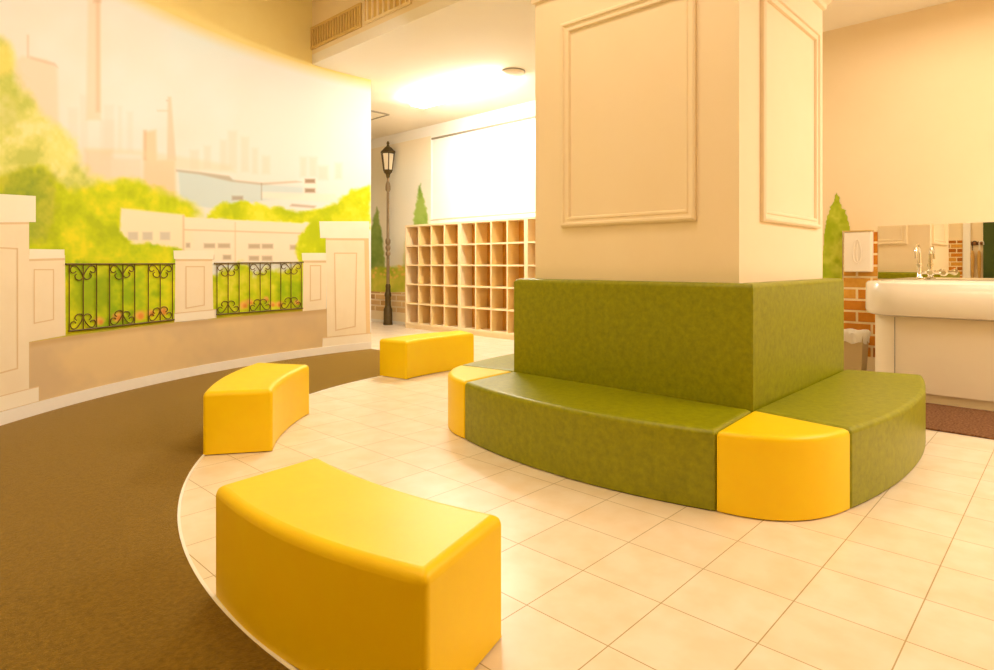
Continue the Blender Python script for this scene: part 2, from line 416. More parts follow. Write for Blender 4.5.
# ------------------------------------------------------------------ white board
y0_, z0_ = on_x(433, 140, XR)
t = thing('whiteboard', (XR - .02, 6.6, 2.6), 'large blank white board on the wall above the shoe lockers', 'whiteboard')
MB().box(XR - .02, XR - .002, 4.6, y0_, 1.95, z0_).build('panel', M['board'], t)
MB().box(XR - .04, XR - .002, 4.6, y0_, z0_ + .001, z0_ + .03).build('top_rail', M['line'], t)
MB().box(XR - .03, XR - .002, y0_ + .001, y0_ + .03, 1.95, z0_ + .03).build('side_rail', M['board'], t)

# ------------------------------------------------------------------ street lamp
ax, ay = ray(388); LXp = 7.03; LYp = LXp * ay / ax; d_ = LXp / ax
zl = lambda py: max(0, EYE + (Y0 - py) * d_ / F)
t = thing('street_lamp', (LXp, LYp, 0), 'tall bronze street lamp with a six-sided lantern beside the shoe lockers', 'street lamp')
k = d_ / F
MB().lathe([(.088, 0), (.088, .03), (.082, .05), (.082, zl(309)), (.066, zl(307.5)), (.056, zl(305)), (.056, zl(297)), (.064, zl(296)), (.066, zl(294)), (.05, zl(292)), (.046, zl(288)), (.05, zl(286)), (.036, zl(284))], LXp, LYp, 16).build('base', M['bronze'], t, smooth=True)
MB().lathe([(.032, zl(284)), (.028, zl(256)), (.044, zl(255)), (.046, zl(253)), (.028, zl(251)), (.046, zl(249)), (.05, zl(247)), (.03, zl(245)), (.048, zl(243)), (.05, zl(240)), (.028, zl(238)), (.025, zl(192)), (.048, zl(190)), (.05, zl(187)), (.042, zl(184)), (.022, zl(181)), (.022, zl(178))], LXp, LYp, 16).build('pole', M['pole'], t, smooth=True)
MB().lathe([(.02, zl(178.5)), (.035, zl(177)), (.045, zl(174.5)), (.06, zl(173.5)), (.085, zl(172.5)), (.09, zl(171))], LXp, LYp, 6).build('lantern_base', M['bronze'], t)
ZB, ZT, RB, RTp = zl(171), zl(153.5), .085, .128
MB().lathe([(RB * .9, ZB + .001), (RTp * .9, ZT)], LXp, LYp, 6).build('lantern_glass', M['glass_milk'], t)
mb = MB()
for i in range(6):
    a = i * math.pi / 3; a2 = a + math.pi / 3
    P = lambda r, an, z: (LXp + r * math.cos(an), LYp + r * math.sin(an), z)
    mb.tube([P(RB, a, ZB), P(RTp, a, ZT)], .011, 6); mb.tube([P(RB, a, ZB + .01), P(RB, a2, ZB + .01)], .011, 6); mb.tube([P(RTp, a, ZT), P(RTp, a2, ZT)], .012, 6)
mb.build('lantern_frame', M['bronze'], t, smooth=True)
MB().lathe([(.15, ZT + .012), (.152, ZT + .03), (.12, zl(150.5)), (.075, zl(148)), (.05, zl(147)), (.03, zl(146.3)), (.03, zl(145.5))], LXp, LYp, 6).build('roof', M['bronze'], t)
MB().lathe([(.02, zl(145.6)), (.022, zl(144.5)), (.03, zl(143.4)), (.022, zl(142.2)), (.006, zl(141))], LXp, LYp, 12).build('finial', M['bronze'], t, smooth=True)

# ------------------------------------------------------------------ ceiling fittings
def at_ceiling(px, py, z): return fl(px, py, z)
xa, ya = at_ceiling(418, 104, ZC - .05); xb, yb = at_ceiling(500, 78, ZC - .05)
xm = (xa + xb) / 2
print('fixture', xa, ya, xb, yb)
t = thing('ceiling_light', (xm, (ya + yb) / 2, ZC), 'long bright strip light on the corridor ceiling', 'ceiling light')
MB().box(xm - .10, xm + .10, yb + .06, ya - .06, ZC - .03, ZC - .001).build('housing', M['plastic'], t)
MB().box(xm - .13, xm + .13, yb + .03, ya - .03, ZC - .11, ZC - .031).build('diffuser', M['lit'], t, bevel=.012)
xs, ys = at_ceiling(513, 73, ZC - .02)
t = thing('smoke_detector', (xs, ys, ZC), 'small round white detector on the corridor ceiling', 'smoke detector')
MB().lathe([(.10, ZC - .05), (.14, ZC - .035), (.15, ZC - .012)], xs, ys, 24).build('cover', M['plastic'], t, smooth=True)
MB().lathe([(.16, ZC - .0115), (.16, ZC - .001)], xs, ys, 24).build('mounting_plate', M['line'], t)
# ceiling hatch outline
xh, yh = at_ceiling(387, 114, ZC)
t = thing('ceiling_hatch', (xh, yh + .35, ZC), 'flat white access hatch on the corridor ceiling above the street lamp', 'hatch')
MB().box(xh - .5, xh, yh, yh + .7, ZC - .012, ZC - .001).build('panel', M['ceiling'], t)
mb = MB()
mb.box(xh - .53, xh - .505, yh - .03, yh + .73, ZC - .02, ZC - .001); mb.box(xh + .005, xh + .03, yh - .03, yh + .73, ZC - .02, ZC - .001)
mb.box(xh - .505, xh + .005, yh - .03, yh - .005, ZC - .02, ZC - .001); mb.box(xh - .505, xh + .005, yh + .705, yh + .73, ZC - .02, ZC - .001)
mb.build('frame', M['line'], t)
# vents on the beam face
ga = 'air vents on the beam'
def vent(pa, pb, top, bot, m, gap, label, slat):
    yA, zA = on_x(pa[0], pa[1], XBEAM); yB, zB = on_x(pb[0], pb[1], XBEAM)
    y0, y1, z0, z1 = min(yA, yB), max(yA, yB), min(zA, zB), max(zA, zB)
    t = thing('air_vent', (XBEAM, (y0 + y1) / 2, z0), label, 'vent', ga)
    MB().box(XBEAM - .006, XBEAM - .001, y0, y1, z0, z1).build('back_plate', gap, t)
    f = MB(); e = .03
    f.box(XBEAM - .025, XBEAM - .006, y0, y1, z0, z0 + e); f.box(XBEAM - .025, XBEAM - .006, y0, y1, z1 - e, z1)
    f.box(XBEAM - .025, XBEAM - .006, y0, y0 + e, z0 + e, z1 - e); f.box(XBEAM - .025, XBEAM - .006, y1 - e, y1, z0 + e, z1 - e)
    fr = f.build('frame', m, t)
    nn = int((y1 - y0 - 2 * e) / slat)
    for q in range(nn):
        y = y0 + e + (q + .5) * (y1 - y0 - 2 * e) / nn
        MB().box(XBEAM - .022, XBEAM - .006, y - .011, y + .011, z0 + e, z1 - e).build('slat', m, fr)
    return y0, z0, z1
y0, z0, z1 = vent((311.5, 50.5), (362, 3), 0, 0, M['vent'], M['vent_gap'], 'brown slatted air vent high in the corner above the mural', .055)
yB, _ = on_x(412, 0, XBEAM)
def vent2():
    return vent((364, 26), (412, -40), 0, 0, M['vent_pale'], M['vent'], 'pale slatted air vent to the right of the brown one', .09)
vent2()

# ------------------------------------------------------------------ wash basin corner
t = thing('wash_basin', (6.6, .3, 0), 'long white wash basin with rounded end under the mirror', 'wash basin')
def round_plan(x0, x1, y0, y1, r, n=12):         # rounded at the near-left corner (x0, y1)
    pts = [(x1, y0), (x1, y1)]
    for k in range(n + 1):
        a = math.pi / 2 + (math.pi / 2) * k / n
        pts.append((x0 + r + r * math.cos(a), y1 - r + r * math.sin(a)))
    pts.append((x0, y0)); return pts
SY1, SY0 = 1.395, -1.2
outer = round_plan(6.0, XR - .016, SY0, SY1, .30)
inner = round_plan(6.12, XR - .42, SY0 + .12, SY1 - .12, .2)
# basin: outer skin, rim, trough
bm = bmesh.new()
def ring(poly, z): return [bm.verts.new((x, y, z)) for x, y in poly]
shr = shrink(outer, 0)
r0 = ring(round_plan(6.05, XR - .016, SY0, SY1 - .045, .27), .712); r1 = ring(round_plan(6.015, XR - .016, SY0, SY1 - .012, .30), .722); r2 = ring(outer, .76)
r3 = ring(round_plan(6.002, XR - .016, SY0, SY1 - .002, .30), .982); r4 = ring(round_plan(6.02, XR - .016, SY0, SY1 - .018, .29), 1.0)
i0 = ring(inner, 1.0); i1 = ring(round_plan(6.16, XR - .46, SY0 + .16, SY1 - .16, .18), .84)
for a, b_ in ((r0, r1), (r1, r2), (r2, r3), (r3, r4), (r4, i0), (i0, i1)):
    n = len(a)
    for k in range(n): bm.faces.new((a[k], a[(k + 1) % n], b_[(k + 1) % n], b_[k]))
bm.faces.new(i1); bm.faces.new(r0)
bmesh.ops.recalc_face_normals(bm, faces=bm.faces)
me = bpy.data.meshes.new('basin'); bm.to_mesh(me); bm.free(); me.materials.append(M['white'])
me.polygons.foreach_set('use_smooth', [True] * len(me.polygons)); me.set_sharp_from_angle(angle=math.radians(50))
o = bpy.data.objects.new('basin', me); col.objects.link(o); attach(o, t)
MB().prism(round_plan(6.10, XR - .016, SY0, SY1 - .06, .27), .085, .705).build('cabinet', M['cab'], t, smooth=True)
MB().box(6.094, 6.0995, 1.135, 1.141, .09, .70).build('panel_joint', M['line'], t)
MB().prism(round_plan(6.16, XR - .016, SY0, SY1 - .12, .22), 0, .083).build('kick_board', M['cab'], t, smooth=True)
ax, ay = ray(919.5); FX = 6.90; FY = FX * ay / ax
fo = MB().lathe([(.045, 1.0), (.045, 1.012), (.03, 1.02), (.022, 1.03), (.018, 1.12), (.026, 1.125), (.026, 1.15), (.018, 1.155), (.016, 1.25)], FX, FY, 16).build('faucet', M['chrome'], t, smooth=True)
MB().tube([(FX - .09 + .09 * math.cos(a), FY, 1.25 + .09 * math.sin(a) * .8) for a in np.linspace(0, math.pi, 12)] + [(FX - .18, FY, 1.2)], .013, 10).build('spout', M['chrome'], fo, smooth=True)
MB().tube([(FX, FY + .01, 1.07), (FX, FY - .20, 1.07)], .014, 8).build('supply_bar', M['chrome'], fo, smooth=True)
for dy in (.09, .19):
    o = MB().lathe([(.01, 0), (.028, .005), (.032, .02), (.02, .035)], 0, 0, 12).build('tap_knob', M['chrome'], None, smooth=True)
    o.data.transform(Matrix.Translation((FX - .012, FY - dy, 1.07)) @ Matrix.Rotation(-math.pi / 2, 4, 'Y')); attach(o, fo)

my0, mz1 = on_x(878.2, 227, XR)
o = tag(MB().box(XR - .008, XR - .002, -1.2, my0, 1.003, 1.533).build('mirror', M['mirror'], None, loc=(XR - .005, .1, 1.003)), 'wide frameless mirror on the wall behind the wash basin', 'mirror')

# paper towel dispenser
ya, _ = on_x(844, 230, XR - .1); yb, _ = on_x(871.5, 230, XR - .1)
z1_ = on_x(858, 230.5, XR - .1)[1]; z0_ = on_x(858, 272, XR - .1)[1]
t = thing('towel_dispenser', (XR - .05, (ya + yb) / 2, z0_), 'white paper towel dispenser on the brick wall left of the mirror', 'dispenser')
MB().box(XR - .115, XR - .008, yb, ya, z0_, z1_ - .012).build('body', M['plastic'], t, bevel=.012)
MB().box(XR - .12, XR - .008, yb - .004, ya + .004, z1_ - .011, z1_).build('lid', M['vent'], t)
yc = (ya + yb) / 2; zc = (z0_ + z1_) / 2; mb = MB()
oval = [(XR - .1165, yc + .035 * math.cos(a) * (1 - .3 * math.sin(a)), zc + .12 * math.sin(a)) for a in np.linspace(0, 2 * math.pi, 25)]
mb.tube(oval, .005, 6); mb.tube([(XR - .1165, yc - .01 + .015 * math.sin(q * 3), zc - .14 + .24 * q) for q in np.linspace(0, 1, 10)], .004, 6)
mb.build('embossed_leaf', M['plastic'], t, smooth=True)
t['label'] = 'white paper towel dispenser on the brick wall left of the mirror'

# waste bin
ax, ay = ray(852); bx = 6.88; by = bx * ay / ax
t = thing('waste_bin', (bx, by, 0), 'tan waste bin with a white bag folded over its rim, beside the basin', 'bin')
mb = MB()
def sq(w_, z): return [(bx - w_, by - w_, z), (bx + w_, by - w_, z), (bx + w_, by + w_, z), (bx - w_, by + w_, z)]
vs = sq(.10, 0) + sq(.125, .46) + sq(.119, .46) + sq(.095, .02)
fs = [(3, 2, 1, 0), (12, 13, 14, 15)] + [(4 * i + k, 4 * i + (k + 1) % 4, 4 * i + 4 + (k + 1) % 4, 4 * i + 4 + k) for i in range(3) for k in range(4)]
mb.add(vs, fs).build('bin_body', M['bin'], t, bevel=.01)
mb = MB(); n = 64; vs = []
for j, (w_, z) in enumerate(((.131, .38), (.138, .43), (.14, .475), (.128, .49), (.112, .47), (.105, .40))):
    for k in range(n):
        a = 2 * math.pi * k / n; c_, s_ = math.cos(a), math.sin(a); q = 1 / max(abs(c_), abs(s_)); q = min(q, 1.3)
        rr = w_ * q + .008 * math.sin(9 * a + j) + .004 * rng.standard_normal()
        vs.append((bx + rr * c_, by + rr * s_, z + .012 * math.sin(7 * a + 2 * j) * (1 if j == 0 else .5)))
fs = [(j * n + k, j * n + (k + 1) % n, (j + 1) * n + (k + 1) % n, (j + 1) * n + k) for j in range(5) for k in range(n)]
mb.add(vs, fs).build('bin_bag', M['bag'], t, smooth=True, angle=60)

o = MB().box(5.15, 6.08, -1.1, 1.15, 0.001, .014).build('floor_mat', M['mat'], None, bevel=.004, loc=(5.62, 0, .001))
tag(o, 'dark brown pile mat on the tiles in front of the wash basin', 'mat')

# ------------------------------------------------------------------ what the mirror shows: the wall behind the camera
def bricks_flat(place, u0, u1, z0, z1, bl, bh, gap, seed, rag=0):
    """brick courses in wall coordinates; place(u, z, out)"""
    r_ = random.Random(seed); mb = MB(); row = 0; z = z0
    while z < z1 - .01:
        zt = min(z + bh - gap, z1); u = u0 - (bl / 2 if row % 2 else 0)
        while u < u1:
            a = max(u, u0); b_ = min(u + bl - gap, u1)
            if b_ - a > .02:
                e = .004
                vs = [place(a, z, 0), place(b_, z, 0), place(b_, zt, 0), place(a, zt, 0), place(a + e, z + e, .006), place(b_ - e, z + e, .006), place(b_ - e, zt - e, .006), place(a + e, zt - e, .006)]
                mb.add(vs, [(4, 5, 6, 7), (0, 1, 5, 4), (1, 2, 6, 5), (2, 3, 7, 6), (3, 0, 4, 7)], r_.choice([0, 0, 1, 2]))
            u += bl
        z += bh; row += 1
    return mb
BR = [mat('brick_orange', S(216, 140, 40), .8, .2, noise=(25, .5, S(198, 118, 24))), mat('brick_brown', S(188, 112, 26), .8, .2, noise=(25, .5, S(170, 94, 16))), mat('brick_tan', S(228, 168, 70), .8, .2, noise=(25, .5, S(214, 148, 50)))]
M['mortar'] = mat('mortar', S(246, 222, 172), .85, .1)
t = struct(MB().box(XB + .001, XB + .012, 1.73, 3.2, 0, 1.64).build('trim_2', M['mortar']))
bricks_flat(lambda u, z, o_: (XB + .012 + o_, u, z), 1.735, 3.2, .01, 1.63, .21, .092, .022, 3).build('brick_facing', BR, t)
struct(MB().box(XB + .001, XB + .05, 1.60, 1.72, 0, 2.6).build('trim_3', M['base_white']))
d1 = struct(MB().box(XB + .001, XB + .03, .3, 1.40, 0, 2.15).build('door_1', M['door'], bevel=.004))
MB().lathe([(.02, 0), (.02, .03), (.032, .045), (.032, .06), (.02, .07)], 0, 0, 16).build('door_knob', M['chrome'], None, smooth=True)
o = col.objects[-1]; o.data.transform(Matrix.Translation((XB + .03, .42, 1.0)) @ Matrix.Rotation(math.pi / 2, 4, 'Y')); attach(o, d1)
t = thing('peg_rail', (XB, 1.5, 1.55), 'short wooden peg rail on the wall seen in the mirror', 'peg rail')
MB().box(XB + .001, XB + .02, 1.41, 1.595, 1.53, 1.6).build('rail', M['wood'], t, bevel=.004)
for y in (1.425, 1.53):
    MB().tube([(XB + .02, y, 1.565), (XB + .07, y, 1.572), (XB + .085, y, 1.576)], [.012, .011, .017], 10).build('peg', M['wood'], t, smooth=True)
def umbrella(y, m, hm, label):
    x = XB + .055
    t = thing('umbrella', (x, y, .75), label, 'umbrella', 'umbrellas on the peg rail')
    zt = 1.592
    hook = [(x, y - .035 + .035 * math.cos(a), zt - .02 + .035 * math.sin(a)) for a in np.linspace(math.pi, 0, 12)]
    hook = [(x, y - .07, zt - .06)] + hook + [(x, y, 1.42)]
    MB().tube(hook, .0085, 8).build('handle', hm, t, smooth=True)
    MB().lathe([(.006, .74), (.008, .80), (.018, .86), (.03, 1.1), (.034, 1.3), (.026, 1.38), (.012, 1.42)], x, y, 16).build('canopy', m, t, smooth=True)
umbrella(1.565, M['tan_cloth'], M['black'], 'tan furled umbrella with a black hooked handle, seen in the mirror')
umbrella(1.46, M['tan_cloth'], M['base_white'], 'furled umbrella with a white hooked handle, seen in the mirror')

# ------------------------------------------------------------------ murals
def vnoise(u, v, sc_, seed, oct_=3):
    out = np.zeros_like(u); amp = 1; tot = 0
    for o_ in range(oct_):
        g_ = np.random.default_rng(seed + o_).random((97, 97)); uu = u / sc_ * 2**o_; vv = v / sc_ * 2**o_
        i = np.floor(uu).astype(int); j = np.floor(vv).astype(int); fu = uu - i; fv = vv - j
        fu = fu * fu * (3 - 2 * fu); fv = fv * fv * (3 - 2 * fv)
        a = g_[i % 97, j % 97]; b_ = g_[(i + 1) % 97, j % 97]; c = g_[i % 97, (j + 1) % 97]; d = g_[(i + 1) % 97, (j + 1) % 97]
        out += amp * ((a * (1 - fu) + b_ * fu) * (1 - fv) + (c * (1 - fu) + d * fu) * fv); tot += amp; amp *= .55
    return out / tot
def pmask(u, v, poly, soft=1.0, warp=0, wsc=10, seed=1):
    """soft inside-mask of a polygon"""
    if warp:
        uu = u + (vnoise(u, v, wsc, seed) - .5) * 2 * warp; vv = v + (vnoise(u, v, wsc, seed + 50) - .5) * 2 * warp
    else: uu, vv = u, v
    n = len(poly); dist = np.full(u.shape, 1e9); ins = np.zeros(u.shape, bool)
    for i in range(n):
        x1, y1 = poly[i]; x2, y2 = poly[(i + 1) % n]
        ex, ey = x2 - x1, y2 - y1; L = ex * ex + ey * ey + 1e-12
        t_ = np.clip(((uu - x1) * ex + (vv - y1) * ey) / L, 0, 1)
        dist = np.minimum(dist, np.hypot(uu - x1 - t_ * ex, vv - y1 - t_ * ey))
        cond = ((y1 > vv) != (y2 > vv)) & (uu < ex * (vv - y1) / (ey if abs(ey) > 1e-9 else 1e-9) + x1); ins ^= cond
    sd = np.where(ins, dist, -dist)
    x = np.clip(sd / (2 * soft) + .5, 0, 1)
    return x * x * (3 - 2 * x)
def cc(r, g_, b_): return np.array([r, g_, b_], float)
class Paint:
    def __init__(self, u, v): self.u, self.v = u, v; self.c = np.ones(u.shape + (3,)) * 255
    def lay(self, colr, mask, op=1.0):
        m_ = (mask * op)[..., None]; self.c = self.c * (1 - m_) + colr * m_
    def poly(self, colr, poly, soft=1, op=1, **k): self.lay(colr, pmask(self.u, self.v, poly, soft, **k), op)
    def rect(self, colr, x0, y0, x1, y1, soft=1, op=1): self.poly(colr, [(x0, y0), (x1, y0), (x1, y1), (x0, y1)], soft, op)
    def blob(self, colr, x, y, rx, ry, op=1, warp=0):
        q = np.hypot((self.u - x) / rx, (self.v - y) / ry)
        if warp: q = q + (vnoise(self.u, self.v, 6, 77) - .5) * warp
        self.lay(colr, np.clip(1.6 - 1.6 * q, 0, 1), op)
def foliage(P, poly, seed, dark, mid, light, soft=4, warp=9, wsc=14):
    m_ = pmask(P.u, P.v, poly, soft, warp, wsc, seed)
    n1 = vnoise(P.u, P.v, 26, seed + 7, 2); n2 = vnoise(P.u, P.v, 7, seed + 9, 3); q = np.clip((n1 * .6 + n2 * .4 - .3) / .4, 0, 1)[..., None]
    colr = np.where(q < .5, dark + (mid - dark) * q * 2, mid + (light - mid) * (q - .5) * 2)
    P.lay(colr, m_)
def to_lin(c):
    c = np.clip(c, 0, 255) / 255
    return np.where(c <= .04045, c / 12.92, ((c + .055) / 1.055) ** 2.4)
def painted_grid(name, XYZ, cols_, parent):
    h_, w_ = XYZ.shape[:2]
    me = bpy.data.meshes.new(name)
    idx = np.arange(h_ * w_).reshape(h_, w_)
    f = np.stack([idx[:-1, :-1], idx[:-1, 1:], idx[1:, 1:], idx[1:, :-1]], -1).reshape(-1, 4)
    me.vertices.add(h_ * w_); me.vertices.foreach_set('co', XYZ.reshape(-1).astype(np.float32))
    me.loops.add(f.size); me.loops.foreach_set('vertex_index', f.reshape(-1).astype(np.int32))
    me.polygons.add(len(f)); me.polygons.foreach_set('loop_start', np.arange(0, f.size, 4, dtype=np.int32))
    me.update(calc_edges=True)
    me.polygons.foreach_set('use_smooth', [True] * len(f))
    at_ = me.color_attributes.new('pigment', 'FLOAT_COLOR', 'POINT')
    rgba = np.ones((h_ * w_, 4), np.float32); rgba[:, :3] = to_lin(cols_).reshape(-1, 3)
    at_.data.foreach_set('color', rgba.reshape(-1))
    me.materials.append(M['mural'])
    o = bpy.data.objects.new(name, me); col.objects.link(o); attach(o, parent)
    return o
def photo_uv(X, Y, Z):
    d = X * FW[0] + Y * FW[1]; r = X * RT[0] + Y * RT[1]
    d = np.maximum(d, .3)
    return CX + F * r / d, Y0 + F * (EYE - Z) / d

mural = thing('mural', (*wxy(2.5, .003), MZ0), 'city park mural with white pillars and iron railings painted along the curved left wall', 'mural')
sg = np.concatenate([np.linspace(0, 4.6, 520), np.linspace(4.62, S_END, 60)]); zg = np.linspace(MZ0 + .002, MZ1, 400)
SG, ZG = np.meshgrid(sg, zg)
PHG = PH_END + SG / WR; XG = WC[0] + (WR - .003) * np.cos(PHG); YG = WC[1] + (WR - .003) * np.sin(PHG)
U, V = photo_uv(XG, YG, ZG)
P = Paint(U, V)
# sky
n1 = vnoise(U, V, 90, 3, 3)[..., None]
sky = cc(240, 230, 218) + (cc(230, 236, 230) - cc(240, 230, 218)) * np.clip((n1 - .35) / .3, 0, 1)
sky = sky + (cc(240, 242, 244) - sky) * np.clip((U - 180) / 200, 0, 1)[..., None] * .7
P.c = sky
P.blob(cc(226, 234, 226), 215, 45, 70, 35, .45); P.blob(cc(218, 232, 226), 320, 95, 60, 40, .35); P.blob(cc(228, 234, 222), 80, 105, 40, 30, .5)
# far skyline, pale washes
pk = cc(243, 212, 178); 
P.poly(pk, [(14, 130), (14, 62), (22, 56), (46, 60), (57, 66), (59, 130)], 3.30, 0.54); P.rect(cc(214, 176, 138), 27, 35, 29, 58, 1.50, 0.43)
P.poly(cc(200, 160, 120), [(30, 56), (55, 63), (58, 68), (55, 66), (30, 59)], 1.50, 0.32)
P.poly(cc(244, 214, 182), [(86, 120), (88, 0), (100, 0), (101, 120)], 2.55, 0.58); P.rect(cc(224, 184, 142), 96, 0, 100, 112, 2.40, 0.47); P.rect(cc(200, 160, 120), 93, -2, 101, 3, 1.80, 0.36)
for x, y, w_, h_ in ((68, 108, 10, 60), (80, 95, 8, 70), (104, 105, 10, 50), (118, 106, 4, 45), (127, 112, 6, 40), (100, 120, 14, 40)):
    P.rect(cc(222, 218, 200), x, y, x + w_, y + h_, 2.55, 0.32)
P.rect(cc(236, 200, 160), 85, 150, 112, 180, 3.30, 0.43); P.rect(cc(240, 206, 170), 112, 158, 142, 180, 3.30, 0.36)
P.poly(cc(240, 200, 150), [(143, 195), (144, 132), (156, 130), (157, 160), (175, 160), (176, 200)], 2.55, 0.61); P.rect(cc(206, 162, 112), 143.5, 130, 146.5, 160, 1.80, 0.36)
P.poly(cc(226, 190, 150), [(167, 160), (168, 97), (171, 97), (176, 160)], 1.80, 0.50); P.rect(cc(220, 190, 150), 157, 110, 168, 111.5, 1.20, 0.36)
P.poly(cc(228, 216, 180), [(85, 148), (140, 150), (230, 165), (236, 172), (180, 170), (140, 156), (85, 152)], 3.30, 0.43)
for x, y, w_, h_ in ((190, 150, 9, 20), (204, 146, 7, 22), (220, 140, 7, 30), (228, 131, 9, 38), (241, 137, 8, 35), (252, 148, 6, 26), (262, 156, 8, 18), (300, 157, 7, 20), (309, 157, 8, 20), (318, 166, 10, 14), (335, 163, 7, 16)):
    P.rect(cc(236, 216, 194), x, y, x + w_, y + h_, 2.55, 0.43)
# bay
P.poly(cc(194, 216, 216), [(178, 170), (200, 173), (230, 177), (236, 181), (262, 184), (306, 187), (318, 193), (270, 200), (215, 209), (196, 206), (180, 196)], 2.0, 0.60)
P.poly(cc(176, 150, 112), [(176, 169.5), (200, 172), (229, 176), (233, 180), (262, 183), (296, 181), (302, 182), (262, 185), (231, 181.5), (200, 174.5), (176, 171.5)], 1.50, 0.50)
P.poly(cc(250, 240, 222), [(262, 192), (335, 194), (340, 203), (262, 198)], 1.80, 0.65); P.poly(cc(160, 120, 84), [(292, 204), (316, 206), (314, 208), (290, 206)], 1.50, 0.50)
P.rect(cc(250, 240, 226), 303, 179, 317, 196, 1.50, 0.65); P.rect(cc(136, 100, 66), 305, 179, 315, 183, 1.35, 0.65); P.rect(cc(136, 100, 66), 305, 188.5, 315, 192.5, 1.35, 0.65)
P.rect(cc(150, 130, 100), 261, 183, 262, 200, 1.05, 0.43); P.rect(cc(150, 120, 90), 232, 196, 243, 200, 1.50, 0.50); P.rect(cc(150, 130, 100), 166, 100, 168, 101, 1.05, 0.29)
# trees behind
YD, YM, YL = cc(176, 196, 16), cc(200, 214, 14), cc(234, 232, 60)
foliage(P, [(-4000, -100), (-40, 20), (6, 44), (22, 88), (44, 116), (62, 128), (80, 156), (86, 178), (112, 184), (136, 182), (160, 190), (190, 203), (200, 212), (198, 222), (182, 300), (170, 345), (-4000, 2000)], 11, cc(196, 204, 96), cc(222, 222, 120), cc(238, 232, 160), 7, 7, 16)
foliage(P, [(-60, 190), (0, 178), (30, 168), (52, 172), (70, 190), (100, 184), (136, 182), (160, 190), (190, 203), (200, 212), (190, 222), (182, 300), (170, 345), (-100, 380)], 31, cc(178, 194, 14), YM, cc(232, 226, 30), 6, 8, 15)
foliage(P, [(0, 178), (28, 168), (54, 172), (58, 196), (48, 236), (20, 250), (-20, 240)], 21, cc(134, 156, 48), cc(164, 178, 44), cc(196, 198, 56), 7, 9, 10)
P.blob(cc(176, 186, 70), 8, 105, 26, 36, .35, .6); P.blob(cc(248, 238, 150), 60, 150, 22, 26, .5, .5); P.blob(cc(252, 226, 120), 4, 60, 14, 22, .6, .3)
foliage(P, [(206, 214), (222, 204), (242, 201), (272, 207), (305, 212), (335, 203), (352, 190), (369, 186), (371, 228), (318, 224), (262, 222), (205, 218)], 41, cc(184, 202, 12), cc(212, 220, 16), cc(236, 234, 60), 2.5, 4, 9)
# pavilion
P.poly(cc(250, 236, 210), [(121, 208), (184, 214.5), (186, 218), (318, 224), (320, 262), (182, 262), (182, 249), (118, 243)], 1.8, .96)
foliage(P, [(104, 212), (117, 220), (120, 234), (130, 243), (126, 258), (104, 256)], 53, cc(176, 194, 14), YM, cc(232, 226, 30), 3, 5, 9)
P.poly(cc(252, 236, 210), [(184, 217), (316, 225), (315, 233), (184, 229)], 1, .9); P.poly(cc(222, 186, 138), [(184, 229), (315, 233), (315, 234.4), (184, 230.4)], .6, .6); P.rect(cc(222, 190, 144), 182.5, 215, 184.5, 262, .8, .6); P.rect(cc(228, 200, 156), 234.5, 222, 236, 262, .6, .5)
for x in (128, 142.5, 160): P.rect(cc(206, 196, 178), x, 232, x + 10, 240, 1.4, .75)
for x0, x1, y in ((186, 190, 243), (204, 215, 243.5), (218, 230, 243.5), (248.5, 260, 244), (262, 273, 244), (290, 297, 245), (205, 214, 255), (223, 231, 255), (249, 259, 256), (262, 272, 256)):
    P.rect(cc(188, 166, 134), x0, y, x1, y + 4.5, 1.3, .75)
# shrubs in front and behind the railings
foliage(P, [(122, 262), (130, 247), (150, 242), (172, 246), (184, 256), (182, 330), (60, 345), (58, 262)], 51, cc(150, 186, 14), cc(200, 214, 16), cc(228, 226, 24), 3, 5, 9)
P.blob(cc(126, 162, 12), 85, 295, 18, 40, .6, .5); P.blob(cc(150, 170, 16), 104, 290, 12, 36, .5, .5)
foliage(P, [(296, 252), (300, 234), (312, 220), (332, 216), (332, 262), (298, 262)], 61, cc(188, 204, 12), YM, cc(238, 236, 60), 2.5, 4, 8)
foliage(P, [(210, 275), (225, 272), (240, 262), (255, 276), (270, 268), (285, 272), (298, 262), (310, 262), (308, 322), (210, 326)], 71, cc(160, 194, 12), cc(204, 216, 20), cc(232, 228, 70), 3, 5, 8)
for x, y, r_ in ((100, 321, 7), (118, 317, 8), (140, 315, 8), (151, 313, 6), (163, 311, 7), (244, 305, 6.5), (250, 302, 5), (272, 304, 4.5), (279, 304, 5), (266, 299, 4), (297, 302, 4)):
    P.blob(cc(244, 186, 90), x, y, r_, r_ * .85, .95, .5); P.blob(cc(226, 136, 50), x + 1, y + 1, r_ * .5, r_ * .5, .7, .5)
foliage(P, [(64, 334), (174, 320), (176, 324), (66, 339)], 81, cc(176, 180, 20), cc(196, 192, 30), cc(214, 206, 40), 1.2, 2, 6); foliage(P, [(212, 316), (304, 308), (304, 312), (214, 319)], 82, cc(176, 180, 20), cc(196, 192, 30), cc(214, 206, 40), 1.2, 2, 6)
# painted path
n2 = vnoise(U, V, 40, 91, 4)[..., None]; pathc = cc(232, 202, 148) + (cc(216, 188, 144) - cc(232, 202, 148)) * np.clip((n2 - .3) / .4, 0, 1)
P.lay(pathc, pmask(U, V, [(-4000, 1500), (-60, 358), (30, 341.5), (65, 336.5), (174, 322.5), (216, 318.5), (302, 311), (330, 308), (330, 420), (100, 500), (-4000, 4000)], 1))
P.poly(cc(178, 134, 84), [(30, 341), (65, 336), (174, 322), (216, 318), (330, 308), (330, 312), (216, 322), (174, 326), (65, 341), (30, 347)], 3, .35)
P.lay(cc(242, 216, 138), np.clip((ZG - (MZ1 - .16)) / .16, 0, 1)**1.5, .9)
painted_grid('painted_scene', np.stack([XG, YG, ZG], -1), P.c, mural)

